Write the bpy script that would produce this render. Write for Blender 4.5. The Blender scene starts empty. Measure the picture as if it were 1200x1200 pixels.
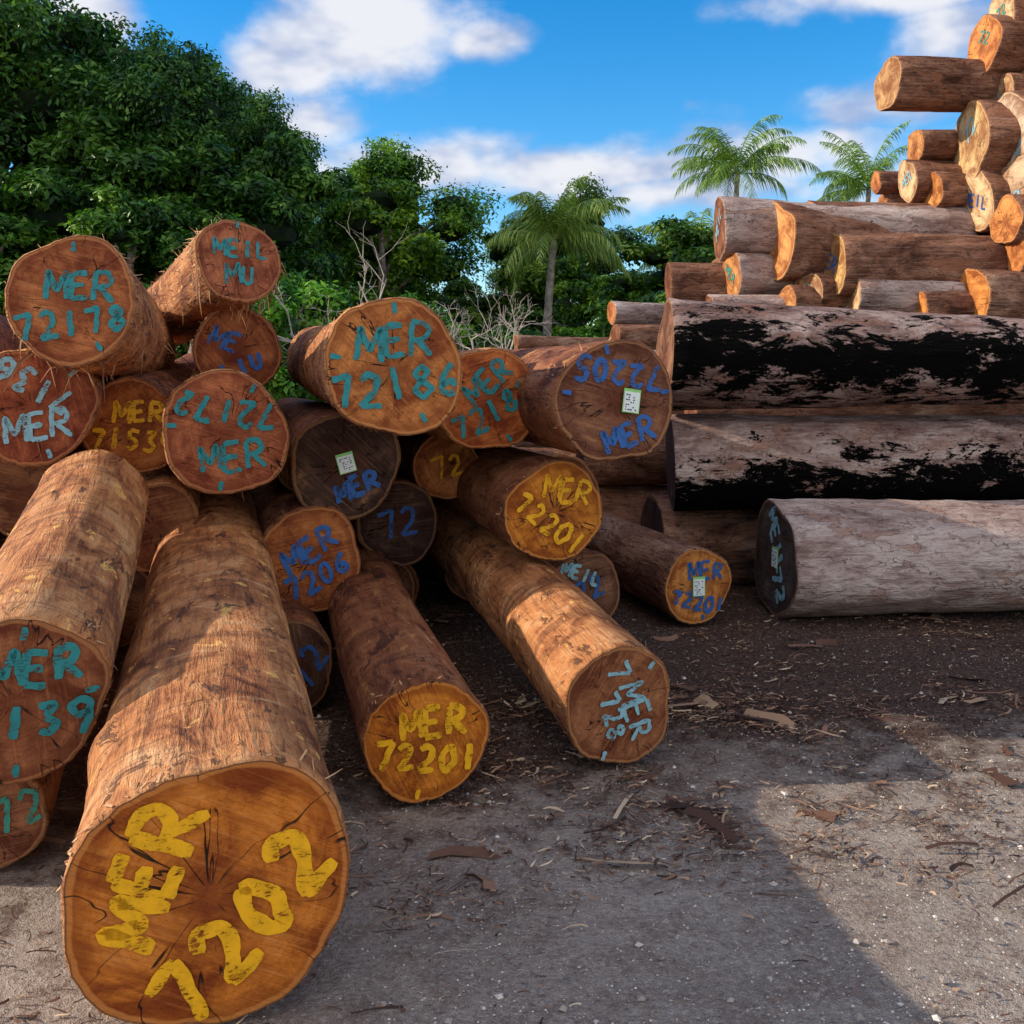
import bpy, math, random
import numpy as np
from mathutils import Vector, Matrix, noise as mn

scene = bpy.context.scene
scene.view_settings.view_transform = 'Standard'
scene.view_settings.look = 'None'
scene.view_settings.exposure = 0

# ------------------------------------------------------------------ helpers
def new_mat(name):
    m = bpy.data.materials.new(name); m.use_nodes = True
    nt = m.node_tree; nt.nodes.clear()
    return m, nt
class NB:
    def __init__(s, nt): s.nt = nt
    def n(s, t, **kw):
        nd = s.nt.nodes.new(t)
        for k, v in kw.items(): setattr(nd, k, v)
        return nd
    def put(s, sock, v):
        if isinstance(v, bpy.types.NodeSocket): s.nt.links.new(v, sock)
        elif v is not None:
            if isinstance(v, (tuple, list)) and len(v) == 3 and sock.type == 'RGBA': v = (*v, 1)
            sock.default_value = v
    def math(s, op, a, b=None, c=None, clamp=False):
        nd = s.n('ShaderNodeMath', operation=op, use_clamp=clamp)
        s.put(nd.inputs[0], a)
        if b is not None: s.put(nd.inputs[1], b)
        if c is not None: s.put(nd.inputs[2], c)
        return nd.outputs[0]
    def vmath(s, op, a, b=None):
        nd = s.n('ShaderNodeVectorMath', operation=op)
        s.put(nd.inputs[0], a)
        if b is not None: s.put(nd.inputs[1], b)
        return nd.outputs['Value'] if op in ('LENGTH', 'DOT_PRODUCT') else nd.outputs[0]
    def noise(s, vec, scale, detail=3, rough=0.55, w=None, dist=0):
        nd = s.n('ShaderNodeTexNoise')
        if w is not None: vec = s.vmath('ADD', vec, w)
        s.put(nd.inputs['Vector'], vec)
        nd.inputs['Scale'].default_value = scale; nd.inputs['Detail'].default_value = detail
        nd.inputs['Roughness'].default_value = rough; nd.inputs['Distortion'].default_value = dist
        return nd.outputs['Fac']
    def mapr(s, v, a, b, c=0.0, d=1.0, smooth=True):
        nd = s.n('ShaderNodeMapRange', interpolation_type='SMOOTHSTEP' if smooth else 'LINEAR')
        s.put(nd.inputs['Value'], v)
        nd.inputs['From Min'].default_value = a; nd.inputs['From Max'].default_value = b
        nd.inputs['To Min'].default_value = c; nd.inputs['To Max'].default_value = d
        return nd.outputs['Result']
    def mix(s, f, a, b, mode='MIX'):
        nd = s.n('ShaderNodeMix', data_type='RGBA', blend_type=mode)
        s.put(nd.inputs[0], f); s.put(nd.inputs[6], a); s.put(nd.inputs[7], b)
        return nd.outputs[2]
    def scale(s, vec, sc):
        nd = s.n('ShaderNodeMapping'); s.put(nd.inputs['Vector'], vec)
        nd.inputs['Scale'].default_value = sc
        return nd.outputs[0]
    def ramp(s, f, stops):
        nd = s.n('ShaderNodeValToRGB'); cr = nd.color_ramp
        while len(cr.elements) < len(stops): cr.elements.new(0.5)
        for e, (p, c) in zip(cr.elements, stops):
            e.position = p; e.color = (*c, 1)
        s.put(nd.inputs[0], f); return nd.outputs[0]
    def bump(s, h, strength=0.5, dist=0.02):
        nd = s.n('ShaderNodeBump'); nd.inputs['Strength'].default_value = strength
        nd.inputs['Distance'].default_value = dist; s.put(nd.inputs['Height'], h)
        return nd.outputs[0]
    def principled(s, col, rough=0.8, normal=None, alpha=None, spec=0.3):
        p = s.n('ShaderNodeBsdfPrincipled'); s.put(p.inputs['Base Color'], col)
        s.put(p.inputs['Roughness'], rough)
        p.inputs['Specular IOR Level'].default_value = spec
        if normal is not None: s.put(p.inputs['Normal'], normal)
        if alpha is not None: s.put(p.inputs['Alpha'], alpha)
        return p.outputs[0]
    def out(s, sh):
        o = s.n('ShaderNodeOutputMaterial'); s.nt.links.new(sh, o.inputs['Surface'])

# ------------------------------------------------------------------ materials
def mat_face():
    m, nt = new_mat('sawn_end_grain'); b = NB(nt)
    tc = b.n('ShaderNodeTexCoord'); oi = b.n('ShaderNodeObjectInfo')
    uv = tc.outputs['UV']; obj = tc.outputs['Object']
    seed = b.math('MULTIPLY', oi.outputs['Random'], 60)
    r = b.vmath('LENGTH', uv)
    warp = b.noise(obj, 4, 3, w=seed)
    rr = b.math('ADD', r, b.math('MULTIPLY', warp, 0.16))
    rings = b.math('SINE', b.math('MULTIPLY', rr, 120))
    rings2 = b.math('SINE', b.math('MULTIPLY', rr, 43))
    big = b.noise(obj, 5, 6, 0.72, w=seed, dist=0.4)
    fine = b.noise(obj, 80, 3, 0.7, w=seed)
    rot = b.n('ShaderNodeVectorRotate', rotation_type='Z_AXIS'); b.put(rot.inputs['Vector'], obj)
    b.put(rot.inputs['Angle'], b.math('MULTIPLY', oi.outputs['Random'], 37))
    saw = b.noise(b.scale(rot.outputs[0], (4, 100, 1)), 1.0, 3, 0.6, w=seed)
    sawb = b.noise(b.scale(rot.outputs[0], (2, 22, 1)), 1.0, 3, 0.6, w=b.math('ADD', seed, 4))
    base = oi.outputs['Color']
    dark = b.mix(1.0, base, (0.33, 0.19, 0.15), 'MULTIPLY')
    lite = b.mix(0.32, base, (0.90, 0.46, 0.17))
    c = b.mix(b.mapr(big, 0.36, 0.60), dark, base)
    c = b.mix(b.math('MULTIPLY', b.mapr(big, 0.55, 0.72), 0.7), c, lite)
    c = b.mix(b.math('MULTIPLY', b.mapr(sawb, 0.52, 0.66), 0.35), c, dark)
    c = b.mix(b.math('MULTIPLY', b.mapr(rings, 0.1, 1), 0.12), c, dark)
    c = b.mix(b.math('MULTIPLY', b.mapr(rings2, 0.2, 1), 0.14), c, dark)
    c = b.mix(b.math('MULTIPLY', b.mapr(saw, 0.52, 0.75), 0.45), c, lite)
    c = b.mix(b.math('MULTIPLY', b.mapr(saw, 0.46, 0.28), 0.35), c, dark)
    c = b.mix(b.math('MULTIPLY', b.mapr(fine, 0.55, 0.75), 0.4), c, dark)
    heart = b.mapr(b.math('ADD', r, b.math('MULTIPLY', b.noise(obj, 9, 3, w=seed), 0.6)), 0.35, 0.85, 1, 0)
    c = b.mix(b.math('MULTIPLY', heart, 0.65), c, b.mix(0.35, dark, (0.20, 0.045, 0.015)))
    edge_dark = b.mapr(b.math('ADD', r, b.math('MULTIPLY', b.noise(obj, 7, 4, w=seed), 0.4)), 1.0, 1.14)  # darker tone toward the outer edge of the face
    c = b.mix(b.math('MULTIPLY', edge_dark, 0.6), c, dark)
    sap = b.mapr(b.math('ADD', r, b.math('MULTIPLY', b.noise(obj, 6, 3, w=seed), 0.10)), 0.99, 1.01)
    c = b.mix(b.math('MULTIPLY', sap, 0.5), c, lite)
    nrm = b.vmath('NORMALIZE', uv)
    cv = b.n('ShaderNodeCombineXYZ'); sn = b.n('ShaderNodeSeparateXYZ'); b.put(sn.inputs[0], nrm)
    b.put(cv.inputs[0], sn.outputs[0]); b.put(cv.inputs[1], sn.outputs[1]); b.put(cv.inputs[2], b.math('MULTIPLY', r, 0.35))
    cn = b.noise(cv.outputs[0], 1.7, 3, 0.5, w=seed)
    d = b.math('MULTIPLY', b.math('ABSOLUTE', b.math('SUBTRACT', cn, 0.5)), b.math('ADD', r, 0.05))
    crack = b.mapr(d, 0.0, 0.0045, 1, 0)
    cm = b.mapr(b.noise(obj, 5, 2, w=b.math('ADD', seed, 9)), 0.48, 0.55)
    crack = b.math('MULTIPLY', crack, cm)
    crack = b.math('MULTIPLY', crack, b.mapr(r, 0.06, 0.16))
    c = b.mix(crack, c, (0.012, 0.008, 0.006))
    rim = b.mapr(r, 0.98, 0.995)
    c = b.mix(b.math('MULTIPLY', rim, 0.7), c, (0.05, 0.03, 0.02))
    h = b.math('ADD', b.math('MULTIPLY', saw, 0.5), b.math('ADD', b.math('MULTIPLY', fine, 0.5), b.math('MULTIPLY', sawb, 0.6)))
    h = b.math('SUBTRACT', h, b.math('MULTIPLY', crack, 2.0))
    b.out(b.principled(c, 0.7, b.bump(h, 0.75, 0.01), spec=0.25))
    return m

def mat_peeled(name='peeled_log_surface', tint=(1, 1, 1), darkness=0.0):
    m, nt = new_mat(name); b = NB(nt)
    tc = b.n('ShaderNodeTexCoord'); oi = b.n('ShaderNodeObjectInfo'); obj = tc.outputs['Object']
    seed = b.math('MULTIPLY', oi.outputs['Random'], 60)
    fib = b.noise(b.scale(obj, (26, 26, 3.5)), 1, 5, 0.7, w=seed, dist=0.6)
    fib2 = b.noise(b.scale(obj, (110, 110, 9)), 1, 3, 0.6, w=seed)
    band = b.noise(b.scale(obj, (1.8, 1.8, 13)), 1, 4, 0.7, w=seed, dist=0.6)
    patch = b.noise(b.scale(obj, (5, 5, 3)), 1, 6, 0.7, w=seed, dist=0.9)
    T = lambda c: tuple(c[i] * tint[i] for i in range(3))
    c = b.ramp(patch, [(0.32, T((0.11, 0.034, 0.016))), (0.43, T((0.33, 0.115, 0.043))), (0.54, T((0.55, 0.22, 0.08))), (0.69, T((0.70, 0.37, 0.175)))])
    c = b.mix(b.math('MULTIPLY', b.mapr(fib, 0.5, 0.70), 0.45), c, T((0.74, 0.38, 0.15)))
    c = b.mix(b.math('MULTIPLY', b.mapr(fib, 0.47, 0.33), 0.65), c, T((0.15, 0.05, 0.022)))
    c = b.mix(b.math('MULTIPLY', b.mapr(band, 0.52, 0.64), 0.6), c, T((0.17, 0.065, 0.036)))
    c = b.mix(b.math('MULTIPLY', b.mapr(band, 0.42, 0.30), 0.45), c, T((0.70, 0.43, 0.24)))
    c = b.mix(b.math('MULTIPLY', b.mapr(fib2, 0.55, 0.8), 0.3), c, T((0.76, 0.46, 0.22)))
    gash = b.noise(b.scale(obj, (13, 13, 8)), 1, 3, 0.6, w=b.math('ADD', seed, 5), dist=0.5)
    c = b.mix(b.math('MULTIPLY', b.mapr(gash, 0.645, 0.67), 0.8), c, T((0.86, 0.46, 0.13)))
    fl = b.noise(b.scale(obj, (8, 8, 4)), 1, 6, 0.75, w=b.math('ADD', seed, 15), dist=0.6)
    flm = b.mapr(fl, 0.585, 0.61)
    c = b.mix(b.math('MULTIPLY', flm, 0.78), c, T((0.09, 0.042, 0.03)))
    if darkness > 0: c = b.mix(darkness, c, (0.035, 0.022, 0.018))
    h = b.math('ADD', b.math('MULTIPLY', fib, 0.9), b.math('ADD', b.math('MULTIPLY', band, 1.0), b.math('ADD', b.math('MULTIPLY', fib2, 0.25), b.math('MULTIPLY', patch, 0.9))))
    h = b.math('ADD', h, b.math('MULTIPLY', flm, 0.25))
    b.out(b.principled(c, 0.75, b.bump(h, 1.0, 0.024), spec=0.2))
    return m

def mat_bark(name, cols, black=None, bias=0.0):
    m, nt = new_mat(name); b = NB(nt)
    tc = b.n('ShaderNodeTexCoord'); oi = b.n('ShaderNodeObjectInfo'); obj = tc.outputs['Object']
    seed = b.math('MULTIPLY', oi.outputs['Random'], 60)
    big = b.noise(b.scale(obj, (3.5, 3.5, 1.8)), 1, 6, 0.68, w=seed, dist=0.5)
    plate = b.noise(b.scale(obj, (14, 14, 5)), 1, 4, 0.6, w=seed, dist=1.0)
    fine = b.noise(b.scale(obj, (70, 70, 30)), 1, 3, 0.7, w=seed)
    streak = b.noise(b.scale(obj, (50, 50, 3)), 1, 3, 0.6, w=seed)
    c = b.ramp(big, [(0.32, cols[0]), (0.44, cols[1]), (0.56, cols[2]), (0.68, cols[3])])
    c = b.mix(b.math('MULTIPLY', b.mapr(plate, 0.5, 0.36), 0.6), c, cols[0])
    c = b.mix(b.math('MULTIPLY', b.mapr(streak, 0.5, 0.7), 0.35), c, cols[3])
    c = b.mix(b.math('MULTIPLY', b.mapr(fine, 0.5, 0.72), 0.4), c, cols[0])
    fi = b.mapr(b.math('ABSOLUTE', b.math('SUBTRACT', b.noise(b.scale(obj, (4, 4, 2.2)), 1, 4, 0.6, w=b.math('ADD', seed, 3)), 0.5)), 0.0, 0.009, 1, 0)
    fi = b.math('MULTIPLY', fi, b.mapr(plate, 0.4, 0.55))
    c = b.mix(b.math('MULTIPLY', fi, 0.8), c, (0.02, 0.013, 0.01))
    sh = b.mapr(b.noise(b.scale(obj, (6, 6, 2.6)), 1, 5, 0.65, w=b.math('ADD', seed, 31), dist=0.4), 0.57, 0.585)
    c = b.mix(b.math('MULTIPLY', sh, 0.65), c, b.mix(0.5, cols[1], (0.36, 0.15, 0.08)))
    rough = 0.85
    h = b.math('ADD', b.math('MULTIPLY', plate, 1.0), b.math('ADD', b.math('MULTIPLY', fine, 0.3), b.math('MULTIPLY', streak, 0.4)))
    h = b.math('SUBTRACT', h, b.math('MULTIPLY', sh, 0.4))
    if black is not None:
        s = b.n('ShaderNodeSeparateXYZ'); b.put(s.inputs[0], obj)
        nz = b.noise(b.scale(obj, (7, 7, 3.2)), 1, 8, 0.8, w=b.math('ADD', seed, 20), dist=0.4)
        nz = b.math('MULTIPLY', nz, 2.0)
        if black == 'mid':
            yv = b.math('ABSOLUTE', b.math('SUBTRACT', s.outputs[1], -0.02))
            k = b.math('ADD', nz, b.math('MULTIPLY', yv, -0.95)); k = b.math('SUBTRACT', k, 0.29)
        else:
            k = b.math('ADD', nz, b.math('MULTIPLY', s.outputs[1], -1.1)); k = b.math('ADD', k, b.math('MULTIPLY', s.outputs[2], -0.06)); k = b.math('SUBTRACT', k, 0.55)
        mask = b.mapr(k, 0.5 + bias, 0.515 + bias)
        c = b.mix(mask, c, (0.0015, 0.0013, 0.0012))  # posterised shade painted into the bark colour as near-black patches
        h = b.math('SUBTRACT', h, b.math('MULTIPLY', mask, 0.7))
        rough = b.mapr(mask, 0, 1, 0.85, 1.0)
    b.out(b.principled(c, rough, b.bump(h, 1.0, 0.03), spec=0.08))
    return m

def mat_paint(name, col):
    m, nt = new_mat(name); b = NB(nt)
    tc = b.n('ShaderNodeTexCoord'); obj = tc.outputs['Object']
    n1 = b.noise(b.scale(obj, (45, 140, 45)), 1, 4, 0.7)
    n2 = b.noise(obj, 18, 4, 0.65)
    a = b.mapr(b.math('ADD', n1, b.math('MULTIPLY', n2, 0.9)), 0.75, 0.89)
    c = b.mix(b.mapr(n2, 0.35, 0.65), tuple(x * 0.75 for x in col), col)
    b.out(b.principled(c, 0.55, None, a, spec=0.3))
    return m

def mat_simple(name, c1, c2, scale=8, rough=0.8, bump=0.3, spec=0.25):
    m, nt = new_mat(name); b = NB(nt)
    tc = b.n('ShaderNodeTexCoord'); n = b.noise(tc.outputs['Object'], scale, 4, 0.65)
    c = b.mix(b.mapr(n, 0.35, 0.65), c1, c2)
    b.out(b.principled(c, rough, b.bump(n, bump, 0.01) if bump else None, spec=spec)); return m

def mat_island(name, stops, rough=0.85, trans=0.0, pos_noise=0.0):
    m, nt = new_mat(name); b = NB(nt)
    g = b.n('ShaderNodeNewGeometry'); f = g.outputs['Random Per Island']
    if pos_noise:
        tc = b.n('ShaderNodeTexCoord'); oi = b.n('ShaderNodeObjectInfo')
        n = b.noise(tc.outputs['Object'], pos_noise, 2, 0.6, w=b.math('MULTIPLY', oi.outputs['Random'], 20))
        f = b.math('ADD', b.math('MULTIPLY', f, 0.45), b.mapr(n, 0.33, 0.67, 0, 0.55))
    c = b.ramp(f, stops)
    if trans:
        oi = b.n('ShaderNodeObjectInfo')
        c = b.mix(1.0, c, oi.outputs['Color'], 'MULTIPLY')
    sh = b.principled(c, rough, spec=0.35)
    if trans:
        t = b.n('ShaderNodeBsdfTranslucent'); b.put(t.inputs[0], b.mix(1.0, c, (1.3, 1.5, 0.6), 'MULTIPLY'))
        mx = b.n('ShaderNodeMixShader'); mx.inputs[0].default_value = trans
        nt.links.new(sh, mx.inputs[1]); nt.links.new(t.outputs[0], mx.inputs[2]); sh = mx.outputs[0]
    b.out(sh); return m

M_FACE = mat_face()
M_PEEL = mat_peeled()
M_PEELD = mat_peeled('weathered_peeled_surface', (0.66, 0.56, 0.60), 0.2)
M_BROWN = mat_bark('brown_bark', [(0.06, 0.026, 0.017), (0.20, 0.09, 0.058), (0.34, 0.17, 0.11), (0.48, 0.30, 0.21)])
M_GREY = mat_bark('pale_grey_bark', [(0.16, 0.09, 0.075), (0.36, 0.25, 0.22), (0.50, 0.38, 0.34), (0.62, 0.51, 0.46)])
M_BLACK1 = mat_bark('posterised_shade_bark', [(0.09, 0.045, 0.038), (0.22, 0.13, 0.11), (0.36, 0.245, 0.215), (0.50, 0.38, 0.34)], black='mid')
M_BLACK2 = mat_bark('posterised_shade_bark_low', [(0.14, 0.07, 0.06), (0.30, 0.19, 0.16), (0.44, 0.32, 0.28), (0.58, 0.46, 0.41)], black='low')
PAINT = {
 'teal': mat_paint('teal_paint', (0.03, 0.27, 0.29)),
 'yellow': mat_paint('yellow_paint', (0.95, 0.47, 0.01)),
 'blue': mat_paint('blue_paint', (0.03, 0.12, 0.38)),
 'light': mat_paint('pale_blue_paint', (0.28, 0.52, 0.60)),
 'green': mat_paint('green_paint', (0.06, 0.32, 0.24)),
}
M_TAG = mat_simple('tag_plastic', (0.72, 0.78, 0.74), (0.8, 0.85, 0.8), 30, 0.4, 0)
M_TAGG = mat_simple('tag_green_border', (0.25, 0.6, 0.18), (0.3, 0.65, 0.2), 30, 0.4, 0)
M_TAGK = mat_simple('tag_print', (0.04, 0.07, 0.2), (0.05, 0.09, 0.22), 30, 0.5, 0)
M_FIB = mat_island('bark_fibres', [(0, (0.16, 0.07, 0.04)), (0.5, (0.42, 0.20, 0.09)), (1, (0.66, 0.40, 0.20))])

# ------------------------------------------------------------------ painted letters
G = {
 'M': [[(0,0),(.05,1),(.35,.30),(.70,1),(.76,0)]],
 'E': [[(.6,1),(.05,1)],[(.04,1),(0,0)],[(0,0),(.62,.02)],[(.02,.5),(.5,.53)]],
 'R': [[(0,0),(.04,1)],[(.04,1),(.45,.97),(.6,.75),(.45,.52),(.05,.46)],[(.22,.46),(.66,0)]],
 'I': [[(.3,1),(.28,0)]], '1': [[(.3,1),(.28,0)]],
 'L': [[(.08,1),(.02,0)],[(.02,0),(.55,.03)]],
 'N': [[(0,0),(.05,1)],[(.05,1),(.55,.03)],[(.55,0),(.6,1)]],
 'U': [[(0.02,1),(.04,.2),(.25,0),(.52,.15),(.58,1)]],
 'Z': [[(.05,.95),(.6,1)],[(.6,1),(.02,.02)],[(.02,.02),(.62,0)]],
 '7': [[(0,.93),(.6,1)],[(.6,1),(.25,0)]],
 '2': [[(.05,.8),(.25,1),(.55,.85),(.48,.5),(0,.02)],[(0,.02),(.65,.05)]],
 '8': [[(.3,.52),(.06,.76),(.3,1),(.55,.77),(.3,.52),(0,.25),(.3,0),(.6,.25),(.3,.52)]],
 '6': [[(.5,1),(.12,.6),(.05,.2),(.3,0),(.56,.2),(.4,.48),(.08,.36)]],
 '3': [[(.05,.95),(.5,.97),(.22,.56)],[(.22,.56),(.56,.33),(.32,0),(0,.1)]],
 '4': [[(.1,1),(.02,.42)],[(.02,.42),(.62,.46)],[(.45,.8),(.4,0)]],
 '5': [[(.56,1),(.1,1)],[(.1,1),(.06,.56)],[(.06,.56),(.42,.58),(.52,.25),(.3,0),(0,.06)]],
 '9': [[(.52,.62),(.2,.5),(.05,.78),(.3,1),(.55,.85),(.48,.4),(.28,0)]],
 '0': [[(.3,1),(.03,.6),(.1,.1),(.35,0),(.6,.4),(.5,.9),(.3,1)]],
}
def resample(pts, step):
    out = []
    for a, c in zip(pts[:-1], pts[1:]):
        L = math.hypot(c[0]-a[0], c[1]-a[1]); n = max(1, int(L/step))
        for i in range(n): out.append((a[0]+(c[0]-a[0])*i/n, a[1]+(c[1]-a[1])*i/n))
    out.append(pts[-1])
    for _ in range(3):
        out = [out[0]] + [((out[i-1][0]+2*out[i][0]+out[i+1][0])/4, (out[i-1][1]+2*out[i][1]+out[i+1][1])/4) for i in range(1, len(out)-1)] + [out[-1]]
    return out
def ribbon(V, F, MI, pts, w, z, mi, rng, clip):
    pts = resample(pts, w*0.22)
    if len(pts) < 2: return
    prev = None; p1, p2 = rng.uniform(0, 6), rng.uniform(0, 6)
    for i, p in enumerate(pts):
        a = pts[max(0, i-1)]; c = pts[min(len(pts)-1, i+1)]
        tx, ty = c[0]-a[0], c[1]-a[1]; L = math.hypot(tx, ty) or 1
        nx, ny = -ty/L, tx/L
        e1 = w*0.5*(0.95+0.13*math.sin(i*0.55+p1)+0.10*rng.random())
        e2 = w*0.5*(0.95+0.13*math.sin(i*0.7+p2)+0.10*rng.random())
        cap = min(1, 0.7+i*0.25, 0.6+(len(pts)-1-i)*0.25)
        if math.hypot(*p) > clip: prev = None; continue
        V.append((p[0]+nx*e1*cap, p[1]+ny*e1*cap, z)); V.append((p[0]-nx*e2*cap, p[1]-ny*e2*cap, z))
        n = len(V)
        if prev is not None:
            F.append((prev, prev+1, n-1, n-2)); MI.append(mi)
        prev = n-2

# ------------------------------------------------------------------ logs
def make_log(p0, p1, r0, r1, bark, face, marks=(), ticks=None, tag=None, fib=0, seed=0, irr=1.0, name='timber_log', sw=0.1, knots=0, hairy=0.3):
    rng = random.Random(seed)
    p0 = Vector(p0); p1 = Vector(p1); d = (p1-p0); L = d.length; d.normalize()
    right = d.cross(Vector((0, 0, 1))).normalized(); up = right.cross(d).normalized()
    mw = Matrix((right, up, -d)).transposed().to_4x4(); mw.translation = p0
    NA = 72; NR = max(14, int(L/0.10))
    ph = [rng.uniform(0, 6.28) for _ in range(6)]; am = [0.034, 0.026, 0.018, 0.012, 0.009]
    so = Vector((rng.uniform(0, 99), rng.uniform(0, 99), rng.uniform(0, 99)))
    kn = [(rng.uniform(0.15, 0.9)*L, rng.uniform(0, 6.28), rng.uniform(0.05, 0.1), rng.uniform(0.02, 0.05)) for _ in range(knots)]
    bx, by = rng.uniform(-.04, .04), rng.uniform(-.02, .02)
    tx_, ty_ = rng.uniform(-.09, .09), rng.uniform(-.07, .07)
    def rad(th, s):
        t = s/L
        r = r0+(r1-r0)*t + 0.03*r0*math.exp(-s*3)
        k = 1+irr*sum(a*math.sin((i+2)*th+ph[i]+s*0.25*(i-1)) for i, a in enumerate(am))
        k += irr*0.03*mn.noise(Vector((math.cos(th)*1.6, math.sin(th)*1.6, s*1.5))+so)
        k += irr*0.022*mn.noise(Vector((math.cos(th)*4, math.sin(th)*4, s*5))+so)
        k += irr*0.012*mn.noise(Vector((math.cos(th)*8, math.sin(th)*8, s*10))+so)
        r *= k
        for (ks, ka, kr, kh) in kn:
            dth = (th-ka+math.pi) % (2*math.pi)-math.pi
            q = ((s-ks)**2+(dth*r0)**2)/(kr*kr)
            if q < 6: r += kh*math.exp(-q)
        return r
    V = []; F = []; MI = []
    ss = [0.0, 0.012] + [0.012+(L-0.03)*(i/NR) for i in range(1, NR+1)] + [L]
    for j, s in enumerate(ss):
        bend = math.sin(math.pi*s/L)
        for i in range(NA):
            th = 2*math.pi*i/NA
            r = rad(th, s)
            if j == 0: r -= 0.005+0.010*abs(mn.noise(Vector((math.cos(th)*9, math.sin(th)*9, 0))+so))
            if j == len(ss)-1: r *= 0.97
            V.append((r*math.cos(th)+bx*bend, r*math.sin(th)+by*bend, -s))
    for j in range(len(ss)-1):
        for i in range(NA):
            a = j*NA+i; c = j*NA+(i+1) % NA
            F.append((a, a+NA, c+NA, c)); MI.append(0)
    uvd = {}
    prev = [i for i in range(NA)]
    for i in prev: uvd[i] = (math.cos(2*math.pi*i/NA), math.sin(2*math.pi*i/NA))
    for f in (0.8, 0.55, 0.28):
        cur = []
        for i in range(NA):
            x, y, z = V[i]; cur.append(len(V)); V.append((x*f, y*f, 0))
            uvd[cur[-1]] = (math.cos(2*math.pi*i/NA)*f, math.sin(2*math.pi*i/NA)*f)
        for i in range(NA):
            j = (i+1) % NA; F.append((prev[i], prev[j], cur[j], cur[i])); MI.append(1)
        prev = cur
    c0 = len(V); V.append((0, 0, 0)); uvd[c0] = (0, 0)
    for i in range(NA): F.append((prev[i], prev[(i+1) % NA], c0)); MI.append(1)
    bs = (len(ss)-1)*NA; c1 = len(V); V.append((0, 0, -L)); uvd[c1] = (0, 0)
    for i in range(NA):
        uvd[bs+i] = (math.cos(2*math.pi*i/NA), math.sin(2*math.pi*i/NA))
        F.append((bs+(i+1) % NA, bs+i, c1)); MI.append(1)
    mats = [bark, M_FACE]
    def slot(m):
        if m not in mats: mats.append(m)
        return mats.index(m)
    z = 0.004
    for (txt, cx, cy, h, ang, col) in marks:
        mi = slot(PAINT[col]); adv = 0.88
        W = adv*(len(txt)-1)+0.62
        ca, sa = math.cos(math.radians(ang)), math.sin(math.radians(ang))
        for k, ch in enumerate(txt):
            jy = rng.uniform(-.07, .07); js = rng.uniform(0.92, 1.1); ja = rng.uniform(-.12, .12)
            for pl in G.get(ch, []):
                pts = []
                for (x, y) in pl:
                    x = (x-0.3)*js; y = (y-0.5)*js
                    x, y = x*math.cos(ja)-y*math.sin(ja), x*math.sin(ja)+y*math.cos(ja)
                    x += rng.uniform(-.025, .025); y += rng.uniform(-.025, .025)
                    x = (x+0.3+k*adv-W/2)*h*0.95; y = (y+jy)*h
                    pts.append(((cx+x*ca-y*sa)*r0, (cy+x*sa+y*ca)*r0))
                ribbon(V, F, MI, pts, sw*r0*(0.85+0.25*rng.random()), z, mi, rng, r0*0.95); z += 0.00025
    if ticks:
        col, angs = ticks; mi = slot(PAINT[col])
        for a in angs:
            a = math.radians(a); ca, sa = math.cos(a), math.sin(a)
            ribbon(V, F, MI, [(ca*r0*0.78, sa*r0*0.78), (ca*r0*0.94, sa*r0*0.94)], 0.075*r0, z, mi, rng, r0*0.95); z += 0.00025
    if tag:
        tx, ty, tw, th_, ta = tag
        ca, sa = math.cos(math.radians(ta)), math.sin(math.radians(ta))
        def box(x0, y0, x1, y1, za, zb, mi):
            n = len(V)
            for zz in (za, zb):
                for (x, y) in ((x0, y0), (x1, y0), (x1, y1), (x0, y1)):
                    V.append((tx*r0+x*ca-y*sa, ty*r0+x*sa+y*ca, zz))
            F.append((n+4, n+5, n+6, n+7)); MI.append(mi)
            for i in range(4):
                j = (i+1) % 4; F.append((n+i, n+j, n+4+j, n+4+i)); MI.append(mi)
        g = slot(M_TAGG); w = slot(M_TAG); k = slot(M_TAGK)
        z += 0.002
        box(-tw/2, -th_/2, tw/2, th_/2, z, z+0.003, g)
        box(-tw/2+.004, -th_/2+.004, tw/2-.004, th_/2-.014, z+.0035, z+0.005, w)
        nr = 7; nc = 5
        for rI in range(nr):
            for cI in range(nc):
                if rng.random() < 0.62:
                    xx = -tw/2+.012+(tw-.024)*cI/nc; yy = -th_/2+.012+(th_-.032)*rI/nr
                    box(xx, yy, xx+(tw-.024)/nc*rng.uniform(.4, .9), yy+(th_-.032)/nr*0.5, z+0.0052, z+0.0060, k)
    if fib:
        mi = slot(M_FIB)
        for _ in range(fib):
            s = L*rng.random()**1.4; th = rng.uniform(0, 2*math.pi)
            if rng.random() < 0.3: s = rng.uniform(0.0, 0.10)
            if hairy >= 1 and rng.random() < 0.4: s = L*rng.uniform(0.5, 1.0)
            r = rad(th, s)
            hang = hairy >= 1 and rng.random() < 0.3
            ln = rng.uniform(0.015, 0.08)*(2.2 if hang else 1); w = rng.uniform(0.0015, 0.004)*(1.6 if hang else 1)
            lift = rng.uniform(0.0, 0.2) if rng.random() > hairy*0.3 else rng.uniform(0.2, 0.8)
            e = Vector((math.cos(th), math.sin(th), 0)); tdir = Vector((-math.sin(th), math.cos(th), 0))
            ax = (Vector((0, 0, -1 if s < 0.1 else rng.choice((-1, 1))))*rng.uniform(0.3, 1)+tdir*rng.uniform(-.8, .8)).normalized()
            side = ax.cross(e).normalized()*w
            o = e*(r+0.001)+Vector((0, 0, -s))
            gz = Vector((0, -ln*(0.7 if hang else 0.05), 0))
            pts = [o, o+ax*ln*0.5+e*ln*lift*0.5+gz*.3, o+ax*ln*.8+e*ln*lift*rng.uniform(0.2, 1.4)+gz]
            n = len(V)
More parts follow.
